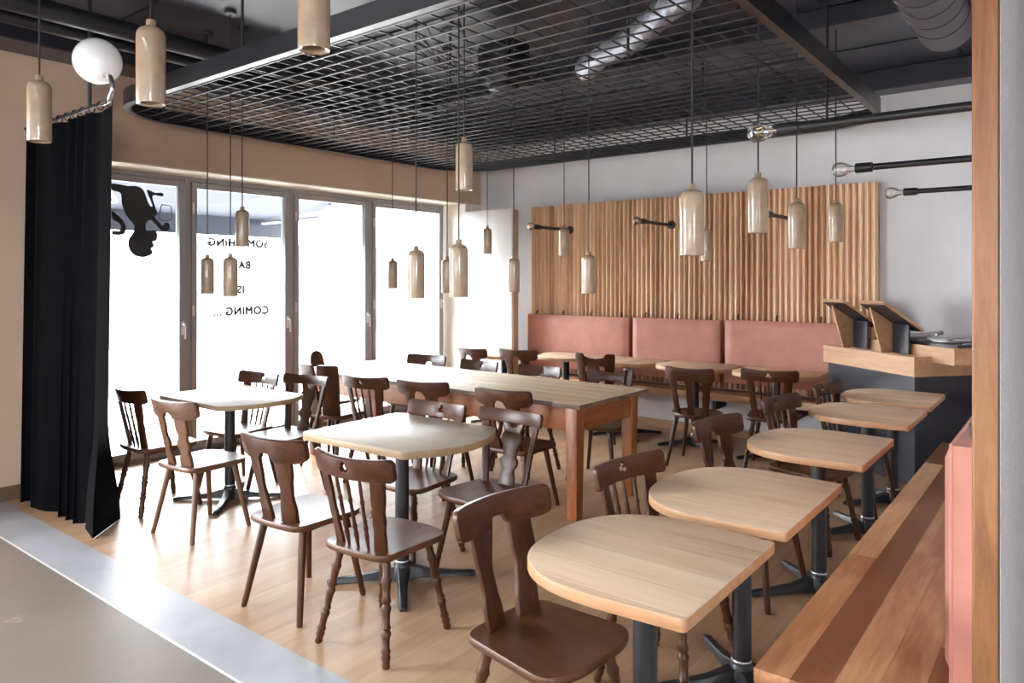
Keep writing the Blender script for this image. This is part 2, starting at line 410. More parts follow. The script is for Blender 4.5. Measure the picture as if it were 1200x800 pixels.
# ------------------------------------------------------------------ glazing: four tall casements
ys = [WY0, 3.46, 4.58, 5.65, 6.88]
for i in range(4):
    y0, y1 = ys[i], ys[i+1]
    w = thing('window_%d' % (i+1), loc=(XF, (y0+y1)/2, 0)); w['kind'] = 'structure'
    h = (y1-y0)/2
    bm = bmesh.new()   # fixed frame
    for a in ((-h, -h+.028), (h-.028, h)): box(bm, -.05, .03, a[0], a[1], 0, ZL-.012)
    box(bm, -.05, .03, -h+.028, h-.028, ZL-.055, ZL-.012); box(bm, -.05, .03, -h+.028, h-.028, 0, .028)
    obj('window_frame', bm, ALU, w, bevel=.003, seg=1)
    bm = bmesh.new()   # sash
    k = h-.032; zt = ZL-.06
    for a in ((-k, -k+.052), (k-.052, k)): box(bm, -.035, .042, a[0], a[1], .032, zt)
    box(bm, -.035, .042, -k+.052, k-.052, zt-.055, zt); box(bm, -.035, .042, -k+.052, k-.052, .032, .095)
    obj('sash', bm, ALU, w, bevel=.004, seg=1)
    obj('pane', B(-.004, .004, -k+.045, k-.045, .085, zt-.045), PANE, w, smooth=False)
    bm = bmesh.new()
    hz = 1.15 if i != 3 else 1.28
    box(bm, .042, .05, k-.04, k-.012, hz-.06, hz+.06)
    tube(bm, [(.05, k-.026, hz+.03), (.085, k-.026, hz+.03), (.09, k-.026, hz+.01), (.09, k-.026, hz-.10)], .009, 8)
    obj('window_handle', bm, flat('white_metal_handle', (.7,.69,.68), .3, metal=.4) if i == 0 else bpy.data.materials['white_metal_handle'], w)
    bm = bmesh.new()
    for z in (.35, 1.3, 2.25): box(bm, .042, .056, -k+.002, -k+.018, z-.05, z+.05)
    obj('hinge', bm, bpy.data.materials['white_metal_handle'], w, bevel=.003, seg=1)

# lettering on the second casement, made to be read from the street
lm = []
def letters(s, size, y, z):
    c = bpy.data.curves.new('t', 'FONT'); c.body = s; c.size = size; c.align_x = 'CENTER'; c.extrude = .0006; c.space_character = 1.12
    o = bpy.data.objects.new('t', c); COL.objects.link(o)
    dg = bpy.context.evaluated_depsgraph_get(); me = bpy.data.meshes.new_from_object(o.evaluated_get(dg))
    bpy.data.objects.remove(o)
    M = Matrix(((0, 0, -1, XF-.006+.0), (-1, 0, 0, y), (0, 1, 0, z), (0, 0, 0, 1)))
    for dx, dy in [(.0052*math.cos(k*PI/4), .0052*math.sin(k*PI/4)) for k in range(8)]:
        m2 = me.copy(); m2.transform(M @ Matrix.Translation((dx, dy, (dx*3+dy)*.05))); lm.append(m2)
letters('SOMETHING', .105, 4.0, 1.915)
letters('BAD', .10, 4.02, 1.70)
letters('IS', .10, 4.02, 1.46)
letters('COMING ...', .108, 4.03, 1.245)
bm = bmesh.new()
for me in lm: bm.from_mesh(me)
o = obj('window_lettering', bm, DECAL, smooth=False, recalc=False)
tag(o, 'thin black lettering stuck on the glass of the second casement from the curtain', 'lettering')

# black vinyl figure hanging upside down on the first casement
def smooth_loop(pts, n=6):
    out = []; P = [Vector(p) for p in pts]; Np = len(P)
    for i in range(Np):
        a, b, c, d = P[i-1], P[i], P[(i+1) % Np], P[(i+2) % Np]
        for j in range(n):
            t = j/n
            q = .5*((2*b)+(c-a)*t+(2*a-5*b+4*c-d)*t*t+(3*b-3*c+d-a)*t**3)
            out.append((q.x, q.y))
    return out
def dec(px, py):   # sketch units -> metres on the pane (y, z)
    return (2.855 + (px-110)/540*.545, 2.45 - (py-80)/640*.655)
shapes = [
 [(60,120),(180,128),(260,122),(318,150),(360,250),(382,285),(396,270),(350,160),(368,146),(420,164),(478,158),(498,175),(480,190),(400,192),(420,280),(440,340),(420,372),(400,360),(440,400),(490,450),(510,420),(545,425),(552,470),(520,495),(480,490),(430,445),(390,405),(350,420),(338,470),(350,498),(420,490),(445,530),(430,580),(400,590),(412,630),(385,650),(400,690),(330,725),(250,715),(200,660),(195,580),(240,500),(235,450),(170,370),(138,280),(130,200),(90,180),(60,175)],
 [(60,350),(110,385),(160,440),(172,490),(160,535),(110,548),(60,545),(60,510),(110,512),(130,490),(118,450),(60,410)],
]
bm = bmesh.new()
mf = lambda s, t, w: (XF+.008+w, s, t)
for s in shapes: plate(bm, [dec(*p) for p in smooth_loop(s, 4)], [], .001, mf)
glass = [[(480,262),(560,268),(580,375),(545,400),(470,400),(455,360)], ]
for g in glass:
    pts = [dec(*p) for p in g]
    tube(bm, [(XF+.008, *p) for p in pts+[pts[0]]], .004, 6)
o = obj('window_decal', bm, DECAL, smooth=False)
tag(o, 'black silhouette of an upside down figure stuck on the window by the curtain', 'window decal')

# outside
bm = bmesh.new(); box(bm, -10.5, XW-.6, -14, 20, -.2, -.02); box(bm, XW-.6, XE+.2, -14, YF-.2, -.2, -.02); box(bm, XE+.2, 14, -14, 20, -.2, -.02)
struct(obj('pavement', bm, PAVE, smooth=False))
struct(obj('street', B(-18, -10.5, -14, 24, -.2, -.06), ROAD, smooth=False))
struct(obj('added_facade', B(-18.4, -18, -14, 24, -.2, 2.6), OUTW, smooth=False))  # added facade: darker backdrop for the lettering, height set by wanted sky light
# awning: cloth, valance, front bar, folding arms
aw = thing('awning', 'blue grey fabric awning with a straight valance hanging outside the windows', 'awning', (XF-.12, 4.0, 0))
ya0, ya1 = -2.3, 1.72
bm = bmesh.new()
prism(bm, [(0, 2.50), (-1.35, 2.33), (-1.35, 2.335+.012), (0, 2.512)], 0, ya1-ya0,
      M=Matrix(((1,0,0,0),(0,0,1,ya0),(0,1,0,0),(0,0,0,1))))
obj('awning_cloth', bm, AWN, aw, smooth=False)
obj('valance', B(-1.362, -1.35, ya0, ya1, 2.11, 2.345), AWN, aw, smooth=False)
obj('front_bar', B(-1.40, -1.352, ya0, ya1, 2.285, 2.335), ALU, aw, bevel=.006)
for yy in (-1.2, 1.2):
    obj('folding_arm', T([(-.02, yy, 2.44), (-.6, yy+.35, 2.34), (-1.33, yy, 2.28)], .022, 8), ALU, aw)

# ------------------------------------------------------------------ chairs
TILT = math.tan(R(13)); CURVE = 1.05
def backmap(s, t, w):      # s across, t up from the seat, w through the board
    y = -.165 - t*TILT + CURVE*s*s
    # normal is mainly +y; w shifts along it
    return (s, y + w*.97, .447 + t*1.045 + w*.22)
def crest_outline(wd, t0, t1, style):
    h = wd/2
    if style == 'arch':
        o = [(-h+.006,t0+.012),(-h+.06,t0),(-.05,t0),(-.03,t0+.036),(.03,t0+.036),(.05,t0),(h-.06,t0),(h-.006,t0+.012),(h,t1-.002),(.08,t1-.006),(-.08,t1-.006),(-h,t1-.002)]
        r = [.024,.03,.012,.022,.022,.012,.03,.024,.032,.05,.05,.032]
    elif style == 'slim':
        o = [(-h+.004,t0+.004),(-.05,t0+.003),(.05,t0+.003),(h-.004,t0+.004),(h,t1),(.08,t1-.008),(-.08,t1-.008),(-h,t1)]
        r = [.02,.05,.05,.02,.024,.05,.05,.024]
    else:
        o = [(-h+.003,t0+.004),(-.08,t0+.003),(.08,t0+.003),(h-.003,t0+.004),(h,t1),(.08,t1-.010),(-.08,t1-.010),(-h,t1)]
        r = [.022,.05,.05,.022,.028,.06,.06,.028]
    return densify(round_poly(o, r, 6), .016)
def trefoil(cx, cy, d):
    rc = d*.95; out = []
    for k in range(48):
        a = 2*PI*k/48; th = (a+PI/3) % (2*PI/3) - PI/3
        r = d*math.cos(th) + math.sqrt(max(0, rc*rc-(d*math.sin(th))**2)); out.append((cx+r*math.sin(a), cy+r*math.cos(a)))
    return out
def wavy_board(c0, c1, t0, t1, prof):
    """board whose half-width follows prof along its height, centre line from c0 (bottom) to c1 (top)"""
    n = 26; L_, R_ = [], []
    for i in range(n+1):
        u = i/n; t = t0+(t1-t0)*u; c = c0+(c1-c0)*u
        a, b = prof(u); L_.append((c-a, t)); R_.append((c+b, t))
    return R_ + L_[::-1]
def lerp_prof(pts):
    def f(u):
        for (a, v), (b, w) in zip(pts, pts[1:]):
            if a <= u <= b:
                k = (u-a)/(b-a) if b > a else 0; k = k*k*(3-2*k); return v+(w-v)*k
        return pts[-1][1]
    return f
def sym(pts):
    f = lerp_prof(pts); return lambda u: (f(u), f(u))

def turned_prof(L):
    P = [(0,.014),(.02,.017),(.06,.0155),(.10,.019),(.13,.016),(.15,.0195),(.19,.0155),(.27,.0165),(.31,.020),(.345,.0155),(.36,.0195),(.40,.0155),(.50,.017),(.545,.0205),(.58,.0155),(.6,.020),(.66,.016),(.76,.018),(.80,.021),(.84,.017),(.93,.0175),(1.0,.0165)]
    return [(.0165+(r-.0165)*1.5, u*L) for u, r in P]
def cone_prof(L): return [(.0125,0),(.0145,L*.02),(.0175,L*.6),(.0195,L)]
def spindle_prof(L):
    P = [(0,.006),(.1,.008),(.2,.0105),(.27,.007),(.3,.0115),(.36,.0075),(.5,.0085),(.62,.0075),(.68,.0105),(.72,.007),(.85,.0085),(1,.006)]
    return [(r, u*L) for u, r in P]

def make_chair(kind, legs, name='dining_chair', seat='shield'):
    t = thing(name)
    # seat
    if seat == 'round': o = [(.215*math.sin(a)*1.0, .205*math.cos(a)) for a in [2*PI*k/40 for k in range(40)]]
    else: o = round_poly([(-.185,-.20),(-.08,-.215),(.08,-.215),(.185,-.20),(.222,.17),(.12,.215),(-.12,.215),(-.222,.17)], [.06,.1,.1,.06,.09,.1,.1,.09], 6)
    bm = bmesh.new(); th = .03
    # dished seat: rings from rim to centre
    n = len(o); rings = []
    for f, z in ((.965, .45-th), (1.0, .45-th+.008), (1.0, .45-.006), (.985, .45), (.8, .447), (.5, .442), (.2, .441)):
        rings.append([bm.verts.new((x*f, y*f, z)) for x, y in o])
    for a, b in zip(rings, rings[1:]):
        for k in range(n): bm.faces.new((a[k], a[(k+1)%n], b[(k+1)%n], b[k]))
    bm.faces.new(list(reversed(rings[0]))); bm.faces.new(rings[-1])
    obj('seat', bm, SEATW, t, ang=50)
    for sx in (-1, 1):
        obj('seat_batten', B(sx*.135-.022, sx*.135+.022, -.155, .165, .402, .421), CW['Y'], t, bevel=.004, seg=1)
    for sx in (-1, 1):
        for sy in (-1, 1):
            p0 = Vector((sx*.200, sy*.205-.005, 0)); p1 = Vector((sx*.135, sy*.135, .415)); Ln = (p1-p0).length
            bm = bmesh.new(); lathe(bm, turned_prof(Ln) if legs == 'turned' else cone_prof(Ln), 14, axisM(p0, p1))
            for v in bm.verts:
                if v.co.z < 0: v.co.z = 0.0
            obj('leg', bm, CW['Z'], t, ang=55)
    P = lambda out, holes=(), th=.02, dw=0: (lambda b: (plate(b, out, holes, th, lambda s, tt, w: backmap(s, tt, w+dw)), b)[1])(bmesh.new())
    if kind == 'spindle':
        obj('top_rail', P(crest_outline(.462,.295,.392,'plain'), [trefoil(0,.345,.0125)], .022), CW['X'], t, bevel=.003, ang=50)
        for sx in (-1, 1):
            pr = sym([(0,.027),(.12,.027),(.3,.024),(.42,.028),(.55,.024),(.75,.03),(1,.03)])
            obj('back_board', P(wavy_board(sx*.118, sx*.152, -.005, .30, pr), (), .018), CW['Z'], t, bevel=.003, ang=50)
        for s in (-.062, 0, .062):
            a = Vector(backmap(s*.92, -.003, 0)); b = Vector(backmap(s*1.1, .302, 0)); bm = bmesh.new()
            lathe(bm, spindle_prof((b-a).length), 10, axisM(a, b)); obj('spindle', bm, CW['Z'], t, ang=60)
    elif kind == 'splat':
        obj('top_rail', P(crest_outline(.462,.315,.392,'slim'), (), .024), CW['X'], t, bevel=.003, ang=50)
        for sx in (-1, 1):
            obj('back_board', P(wavy_board(sx*.140, sx*.182, -.005, .32, sym([(0,.02),(.5,.018),(1,.022)])), (), .02), CW['Z'], t, bevel=.003, ang=50)
        f = lerp_prof([(0,.056),(.12,.054),(.25,.040),(.33,.060),(.40,.064),(.47,.043),(.62,.054),(.72,.070),(.80,.070),(.86,.056),(.93,.068),(1,.075)])
        sp = wavy_board(0, 0, -.005, .318, lambda u: (f(u), f(u)))
        m = len(sp)//2      # right side bottom->top, left side top->bottom; cut a half round from the top
        arc = [(.028*math.cos(a), .318-.028*math.sin(a)*.9) for a in [PI*k/12 for k in range(13)]]
        obj('splat', P(sp[:m]+arc+sp[m:], (), .016), CW['Z'], t, bevel=.003, ang=50)
    elif kind in ('boards', 'notched'):
        obj('top_rail', P(crest_outline(.462,.285,.392,'arch'), (), .024), CW['X'], t, bevel=.004, ang=50)
        for sx in (-1, 1):
            if kind == 'boards':
                i_ = lerp_prof([(0,.045),(.18,.043),(.4,.034),(.55,.030),(.75,.040),(1,.046)])
                o_ = lerp_prof([(0,.045),(.2,.044),(.42,.034),(.6,.038),(.8,.046),(1,.046)])
            else:
                i_ = lerp_prof([(0,.044),(.18,.044),(.24,.030),(.34,.030),(.40,.044),(.52,.044),(.58,.028),(.70,.030),(.76,.042),(1,.044)])
                o_ = lerp_prof([(0,.044),(.2,.04),(.3,.032),(.42,.044),(.56,.032),(.7,.044),(1,.044)])
            pr = (lambda u: (i_(u), o_(u))) if sx > 0 else (lambda u: (o_(u), i_(u)))
            obj('back_board', P(wavy_board(sx*.078, sx*.098, -.005, .295, pr), (), .02), CW['Z'], t, bevel=.003, ang=50)
    elif kind == 'three':
        obj('top_rail', P(crest_outline(.42,.275,.392,'plain'), (), .022), CW['X'], t, bevel=.004, ang=50)
        for s in (-.125, 0, .125):
            pr = sym([(0,.03),(.3,.024),(.5,.028),(.7,.025),(1,.034)])
            obj('back_board', P(wavy_board(s*.95, s*1.2, -.005, .285, pr), (), .018), CW['Z'], t, bevel=.003, ang=50)
    elif kind == 'eared':
        for sx in (-1, 1):
            o = [(sx*.125-.035,-.005),(sx*.125+.035,-.005),(sx*.158+.048,.405),(sx*.158-.048,.405)]
            obj('back_board', P(densify(round_poly(o, [0,0,.028,.028], 5), .05), (), .022), CW['Z'], t, bevel=.004, ang=50)
        o = densify([(-.13,.265),(-.07,.285),(0,.29),(.07,.285),(.13,.265),(.14,.385),(.07,.36),(0,.352),(-.07,.36),(-.14,.385)], .02)
        obj('top_rail', P(o, (), .02, .018), CW['X'], t, bevel=.004, ang=50)
    elif kind == 'wide':      # two broad boards side by side
        for sx in (-1, 1):
            o = [(sx*.093-.075,-.005),(sx*.093+.075,-.005),(sx*.115+.095,.41),(sx*.115-.095,.41)]
            obj('back_board', P(densify(round_poly(o, [0,0,.03,.03], 5), .05), (), .024), CW['Z'], t, bevel=.004, ang=50)
    elif kind == 'domed':     # single carved board with a round head
        o = [(-.05,-.005),(.05,-.005),(.075,.12),(.11,.22),(.08,.30)] + [(.075*math.cos(a), .35+.075*math.sin(a)) for a in [PI*k/14 for k in range(15)]] + [(-.08,.30),(-.11,.22),(-.075,.12)]
        obj('back_board', P(densify(o, .05), (), .024), CW['Z'], t, bevel=.004, ang=50)
    KIDS[t.name] = list(t.children) if False else [c for c in COL.objects if c.parent == t]
    return t

PROTO = {}
CHAIRS = [
 # kind, legs, crest centre x, y, facing angle (0 = facing +y, into the room's depth), label, group
 ('spindle','turned', -5.14, 2.32, -2, 'dark spindle chair nearest the black curtain, its back to the camera', 'A'),
 ('notched','cone', -4.40, 2.25, 6, 'lighter brown notched-board chair tucked at the corner table by the window, back to the camera', 'A'),
 ('spindle','cone', -5.16, 3.36, 186, 'trefoil-cut spindle chair on the window side of the corner table, facing the camera', 'A'),
 ('splat','cone', -4.70, 3.47, 188, 'vase-splat chair between corner table and long table, its seat facing the camera', 'A'),
 ('boards','cone', -3.02, 2.02, 5, 'two-board chair with plain round legs at the worn round-ended table, back to the camera', 'B'),
 ('spindle','turned', -2.44, 2.02, 5, 'turned-leg spindle chair with a trefoil hole, standing alone at the front of the parquet', 'B'),
 ('splat','cone', -2.53, 3.25, 178, 'keyhole-splat chair on the far side of the worn table, its seat facing the camera', 'B'),
 ('spindle','turned', -3.05, 3.20, 180, 'trefoil chair half hidden behind the worn round-ended table', 'B'),
 ('wide','cone', -5.05, 3.84, 10, 'chair with two broad upright boards at the window end of the long table', 'C'),
 ('spindle','turned', -4.34, 3.72, 7, 'spindle chair with a trefoil hole on the near side of the long table', 'C'),
 ('boards','cone', -3.80, 3.80, 9, 'arched two-board chair in the middle of the long table near side', 'C'),
 ('boards','cone', -3.07, 3.83, 4, 'arched two-board chair at the near side of the long table, beside its front leg', 'C'),
 ('domed','cone', -5.88, 4.47, -90, 'round-headed board chair at the window end of the long table', 'D'),
 ('boards','cone', -5.03, 5.12, 188, 'chair on the far side of the long table closest to the window', 'D'),
 ('spindle','turned', -4.30, 5.06, 176, 'trefoil chair on the far side of the long table, second from the window', 'D'),
 ('spindle','turned', -3.64, 5.08, 177, 'trefoil chair on the far side of the long table, third from the window', 'D'),
 ('eared','cone', -3.06, 5.26, 188, 'chair with two upright ears at the free end of the long table, facing the camera', 'D'),
 ('boards','cone', -5.18, 5.92, -3, 'arched chair at the bench table nearest the white panel', 'E'),
 ('boards','cone', -4.66, 6.08, 8, 'chair with a plain curved top rail at the second bench table from the window', 'E'),
 ('eared','cone', -3.72, 6.10, 11, 'chair with two upright ears at the third bench table, back to the camera', 'E'),
 ('three','cone', -2.58, 5.74, 5, 'round-seated three-slat chair standing clear of the bench tables', 'E'),
 ('spindle','turned', -2.0, 6.0, 9, 'turned-leg trefoil chair at the bench table nearest the record booth', 'E'),
 ('boards','turned', -1.565, 1.95, -95, 'large two-board chair in front, at the nearest of the right hand tables', 'F'),
 ('spindle','turned', -1.485, 2.69, -98, 'trefoil spindle chair at the second of the right hand tables', 'F'),
 ('notched','cone', -1.54, 3.76, -100, 'notched two-board chair at the third, separate right hand table', 'F'),
 ('spindle','turned', -1.5, 4.69, -100, 'spindle chair at the fourth of the right hand tables', 'F'),
 ('spindle','cone', -1.43, 5.5, -98, 'chair at the last right hand table, closest to the record booth', 'F'),
]
GN = {'A':'chairs around the corner table','B':'chairs around the worn round-ended table','C':'chairs on the near side of the long table','D':'chairs on the far side and end of the long table','E':'chairs in front of the leather bench','F':'chairs at the tables along the wooden bench'}
for kind, legs, cx, cy, ang, lab, g in CHAIRS:
    pale = lab.startswith('lighter')
    key = (kind, legs, pale)
    if key not in PROTO:
        keep = CW, SEATW
        if pale: CW, SEATW = CWL, CWL['Y']
        c = PROTO[key] = make_chair(kind, legs, seat='round' if kind == 'three' else 'shield')
        CW, SEATW = keep
    else: c = copy_tree(PROTO[key])
    a = R(ang); f = Vector((-math.sin(a), math.cos(a)))
    c.location = (cx + f.x*.212, cy + f.y*.212, 0); c.rotation_euler = (0, 0, a)
    tag(c, lab, 'chair', GN[g])

def edge_mat(o, m):
    o.data.materials.append(m)
    for p in o.data.polygons:
        if abs(p.normal.z) < .6: p.material_index = 1
# ------------------------------------------------------------------ pedestal tables
def dshape(half, xr, xl, bulge=.02):
    """straight edge at x = xr, rounded end at x = -xl"""
    pts = []; n = 30
    for k in range(n+1):
        a = PI/2 + PI*k/n
        c, s = math.cos(a), math.sin(a)
        e = 2/2.5
        pts.append((.02 + (xl+.02)*(-abs(c)**e) , (half+bulge)*(abs(s)**e)*(1 if s > 0 else -1)))
    pts = [(xr, half)] + [(x, y) for x, y in pts] + [(xr, -half)]
    return round_poly(pts, [.018]+[0]*(len(pts)-2)+[.018], 4)
def barrel(x0, x1, h, bl, br=.09):
    pts = []
    n = 16
    for k in range(n+1):
        u = -1+2*k/n; pts.append((x1+bl*(1-u*u), h*u))
    pts += [(x0, h), (x0, -h)]
    m = len(pts)
    r = [.0]*m; r[0] = .03; r[n] = .03; r[-1] = .05; r[-2] = .05
    return round_poly(pts, r, 5)
def pedestal(t, cx=0, cy=0, arm=.37, diag=True, ang0=0):
    obj('column', T([(cx, cy, .05), (cx, cy, .722)], .037, 20), BLACKM, t)
    bm = bmesh.new()
    for k in range(4):
        a = PI/4 + k*PI/2 + ang0; d = Vector((math.cos(a), math.sin(a), 0)); s = Vector((-d.y, d.x, 0)); c = Vector((cx, cy, 0))
        prof = [(.0, .034, .085, .002), (.06, .032, .075, .012), (.14, .027, .052, .014), (.26, .024, .036, .010), (arm-.03, .023, .030, .004), (arm, .017, .024, .002)]
        rings = []
        for r_, w, zt, zb in prof:
            p = c+d*r_
            rings.append([bm.verts.new(p+s*w+Vector((0,0,zb))), bm.verts.new(p-s*w+Vector((0,0,zb))), bm.verts.new(p-s*w*.72+Vector((0,0,zt))), bm.verts.new(p+s*w*.72+Vector((0,0,zt)))])
        for A, Bq in zip(rings, rings[1:]):
            for i in range(4): bm.faces.new((A[i], A[(i+1)%4], Bq[(i+1)%4], Bq[i]))
        bm.faces.new(rings[0]); bm.faces.new(rings[-1])
        lathe(bm, [(.016, 0), (.016, .006)], 10, Matrix.Translation(c+d*(arm-.03)))
    lathe(bm, [(.048, .002), (.052, .05), (.044, .085), (.039, .10)], 20, Matrix.Translation((cx, cy, 0)))
    obj('base', bm, IRON, t, bevel=.003, seg=1)
    obj('collar', (lambda b: (lathe(b, [(.039, .098), (.0405, .10), (.0405, .108), (.039, .11)], 20, Matrix.Translation((cx, cy, 0))), b)[1])(bmesh.new()), STEEL, t)
    obj('top_plate', B(cx-.13, cx+.13, cy-.13, cy+.13, .714, .726), BLACKM, t, bevel=.003, seg=1)

def dtable(name, label, group, x, y, rz, half, xr, xl, cx=0):
    t = thing(name, label, 'table', (x, y, 0), rz, group)
    bm = bmesh.new(); prism(bm, dshape(half, xr, xl), .727, .762)
    edge_mat(obj('tabletop', bm, OAK, t, bevel=.004, ang=50), OAKE)
    pedestal(t, cx, 0)
    return t
TR = [(2.008,.338,'pale oak half-round table, the nearest of the row along the wooden bench'),
      (2.815,.362,'pale oak half-round table pushed against the nearest one, second in the bench row'),
      (3.895,.345,'pale oak half-round table standing alone in the middle of the bench row'),
      (4.985,.325,'pale oak half-round table fourth in the bench row, joined to the last one'),
      (5.765,.340,'last pale oak half-round table of the bench row, against the record booth')]
for y, h, lab in TR: dtable('pedestal_table', lab, 'oak tables along the wooden bench', -1.045, y, 0, h, .285, .33)
TK = [(-5.06, 6.36, .36, 'oak half-round table by the white panel, nearest the window'),
      (-4.41, 6.63, .345, 'oak half-round table in front of the first leather backrest, second from the window'),
      (-3.665, 6.63, .35, 'oak half-round table under the gap between first and second leather backrests'),
      (-2.92, 6.63, .36, 'oak half-round table in front of the middle leather backrest'),
      (-2.13, 6.58, .36, 'oak half-round table in front of the last leather backrest, beside the record booth')]
for x, y, h, lab in TK: dtable('pedestal_table', lab, 'oak tables along the leather bench', x, y, PI/2, h, .30, .29)

t = thing('pedestal_table', 'pale barrel-shaped pedestal table in the corner beside the window and curtain', 'table', (-4.87, 2.92, 0), 0)
bm = bmesh.new(); prism(bm, barrel(-.40, .42, .335, .13), .727, .76); edge_mat(obj('tabletop', bm, WORN, t, bevel=.003, ang=50), WORNE); pedestal(t, 0, 0, .39)
t = thing('pedestal_table', 'worn whitish pedestal table with one bowed end in the middle of the parquet', 'table', (-2.84, 2.70, 0), R(2))
bm = bmesh.new(); prism(bm, barrel(-.52, .26, .37, .15), .724, .762, M=Matrix.Translation((0, .11, 0))); edge_mat(obj('tabletop', bm, WORN, t, bevel=.003, ang=50), WORNE); pedestal(t, 0, 0, .39)

# long plank table
t = thing('long_table', 'long rustic table with plank top and reddish square legs', 'table', (-4.06, 4.47, 0), R(-1.2))
lx, ly = 1.53, .465
bm = bmesh.new()
n = 6
for k in range(n):
    a = -ly + 2*ly*k/n; b = -ly + 2*ly*(k+1)/n
    e = .004*math.sin(k*2.3)
    box(bm, -lx, lx+e, a+.002, b-.002, .752, .782)
edge_mat(obj('tabletop', bm, PLANKTOP, t, bevel=.003, seg=2), PLANKE)
bm = bmesh.new()
bm.free()
for q in (-1, 1): obj('apron', B(-lx+.155, lx-.155, q*(ly-.0875)-.0125, q*(ly-.0875)+.0125, .585, .751), PINE, t, bevel=.003)
PINEY = (wood('red_brown_pine_cross', (.10,.027,.008), (.27,.085,.024), (.45,.19,.07), 'Y', rough=.42, grain=15, coat=.1))
for q in (-1, 1): obj('apron', B(q*(lx-.0875)-.0125, q*(lx-.0875)+.0125, -ly+.155, ly-.155, .585, .751), PINEY, t, bevel=.003)
for sx in (-1, 1):
    for sy in (-1, 1):
        c = Vector((sx*(lx-.105), sy*(ly-.105))); bm = bmesh.new()
        a = .047
        box(bm, c.x-a, c.x+a, c.y-a, c.y+a, 0, .7515)
        for v in bm.verts:
            if v.co.z < .1: v.co.x = c.x+(v.co.x-c.x)*.8; v.co.y = c.y+(v.co.y-c.y)*.8
        obj('leg', bm, PINEZ, t, bevel=.004)

# ------------------------------------------------------------------ benches, slat panel, backrests
t = thing('leather_bench', 'long wooden wall bench seat under the salmon leather backrests', 'bench', (-3.35, YB, 0))
obj('seat_board', B(-1.88, 1.57, -.34, -.002, .40, .475), BENCHX, t, bevel=.006)
bm = bmesh.new()
for x in (-1.5, -.5, .5, 1.3): box(bm, x-.02, x+.02, -.27, -.002, .30, .399)
obj('bracket', bm, BLACKM, t, bevel=.003, seg=1)

t = thing('slat_panel', 'tall panel of vertical larch slats fixed to the white back wall', 'wall panel', (-3.32, YB, 0))
x0, x1 = -1.91, 1.91; n = 70; w = (x1-x0)/n
bm = bmesh.new(); box(bm, x0, x1, -.05, -.002, .50, 2.455)
obj('backing_board', bm, SLATW, t)
bm = bmesh.new()
for k in range(n):
    a = x0+k*w
    prism(bm, [(a+.001, -.051), (a+.001, -.094), (a+w*.60, -.130), (a+w*.74, -.134), (a+w-.001, -.098), (a+w-.001, -.051)], .50, 2.46)
obj('slat', bm, SLATW, t, smooth=False)

def cushion(name, label, group, x0, x1, z0, z1, y0, y1, straps, M=None, mirror=False):
    """soft upholstered slab: front at y0, back at y1 (y0 < y1)"""
    org = Vector(((x0+x1)/2, (y0+y1)/2, z0))
    OM = Matrix.Translation(-(M @ org if M is not None else org)) @ (M if M is not None else Matrix())
    t = thing(name, label, 'backrest', (M @ org if M is not None else org), group=group); M = OM
    bm = bmesh.new(); nx, nz = 26, 14; th = y1-y0
    def pt(u, v, side):
        # rounded-rectangle face with puffed front
        x = x0+(x1-x0)*u; z = z0+(z1-z0)*v
        e = min(1, (1-abs(2*u-1))*(x1-x0)/.10)*.5+.5; ez = min(1, (1-abs(2*v-1))*(z1-z0)/.10)*.5+.5
        puff = (1-(1-min(1,(1-abs(2*u-1))*(x1-x0)/.09))**2)*(1-(1-min(1,(1-abs(2*v-1))*(z1-z0)/.09))**2)
        y = (y0+.02 - .02*max(0, puff)) if side == 0 else y1
        return Vector((x, y, z))
    f = [[bm.verts.new(pt(i/nx, j/nz, 0)) for j in range(nz+1)] for i in range(nx+1)]
    b = [[bm.verts.new(pt(i/nx, j/nz, 1)) for j in range(nz+1)] for i in range(nx+1)]
    for i in range(nx):
        for j in range(nz):
            bm.faces.new((f[i][j], f[i+1][j], f[i+1][j+1], f[i][j+1])); bm.faces.new((b[i][j+1], b[i+1][j+1], b[i+1][j], b[i][j]))
    for i in range(nx):
        bm.faces.new((f[i][0], b[i][0], b[i+1][0], f[i+1][0])); bm.faces.new((f[i][nz], f[i+1][nz], b[i+1][nz], b[i][nz]))
    for j in range(nz):
        bm.faces.new((f[0][j], f[0][j+1], b[0][j+1], b[0][j])); bm.faces.new((f[nx][j], b[nx][j], b[nx][j+1], f[nx][j+1]))
    if M is not None: bmesh.ops.transform(bm, matrix=M, verts=bm.verts)
    obj('upholstery', bm, LEATHER, t, ang=60)
    bm = bmesh.new()      # welt along the edge
    c = .012
    ring = [(x0+c*0, y0+.022, z0), (x1, y0+.022, z0), (x1, y0+.022, z1), (x0, y0+.022, z1), (x0, y0+.022, z0)]
    tube(bm, ring, .005, 6)
    if M is not None: bmesh.ops.transform(bm, matrix=M, verts=bm.verts)
    obj('welt', bm, LEATHER, t)
    for s in straps:
        bm = bmesh.new()
        tube(bm, [(s, y1-.028, z1-.005), (s, y1-.034, z1+.035), (s, y1-.016, z1+.055), (s, y1-.012, z1+.03)], [.011, .010, .008, .006], 8)
        if M is not None: bmesh.ops.transform(bm, matrix=M, verts=bm.verts)
        obj('strap', bm, STRAPM, t)
    return t
yc = YB-.137
cushion('leather_cushion', 'salmon leather backrest pad nearest the window, on the slat panel', 'leather backrests on the slat panel', -5.20, -3.845, .57, 1.175, yc-.085, yc-.001, [-5.09,-4.72,-4.34,-3.95])
cushion('leather_cushion', 'salmon leather backrest pad in the middle of the slat panel', 'leather backrests on the slat panel', -3.79, -2.82, .57, 1.18, yc-.085, yc-.001, [-3.66,-3.29,-2.93])
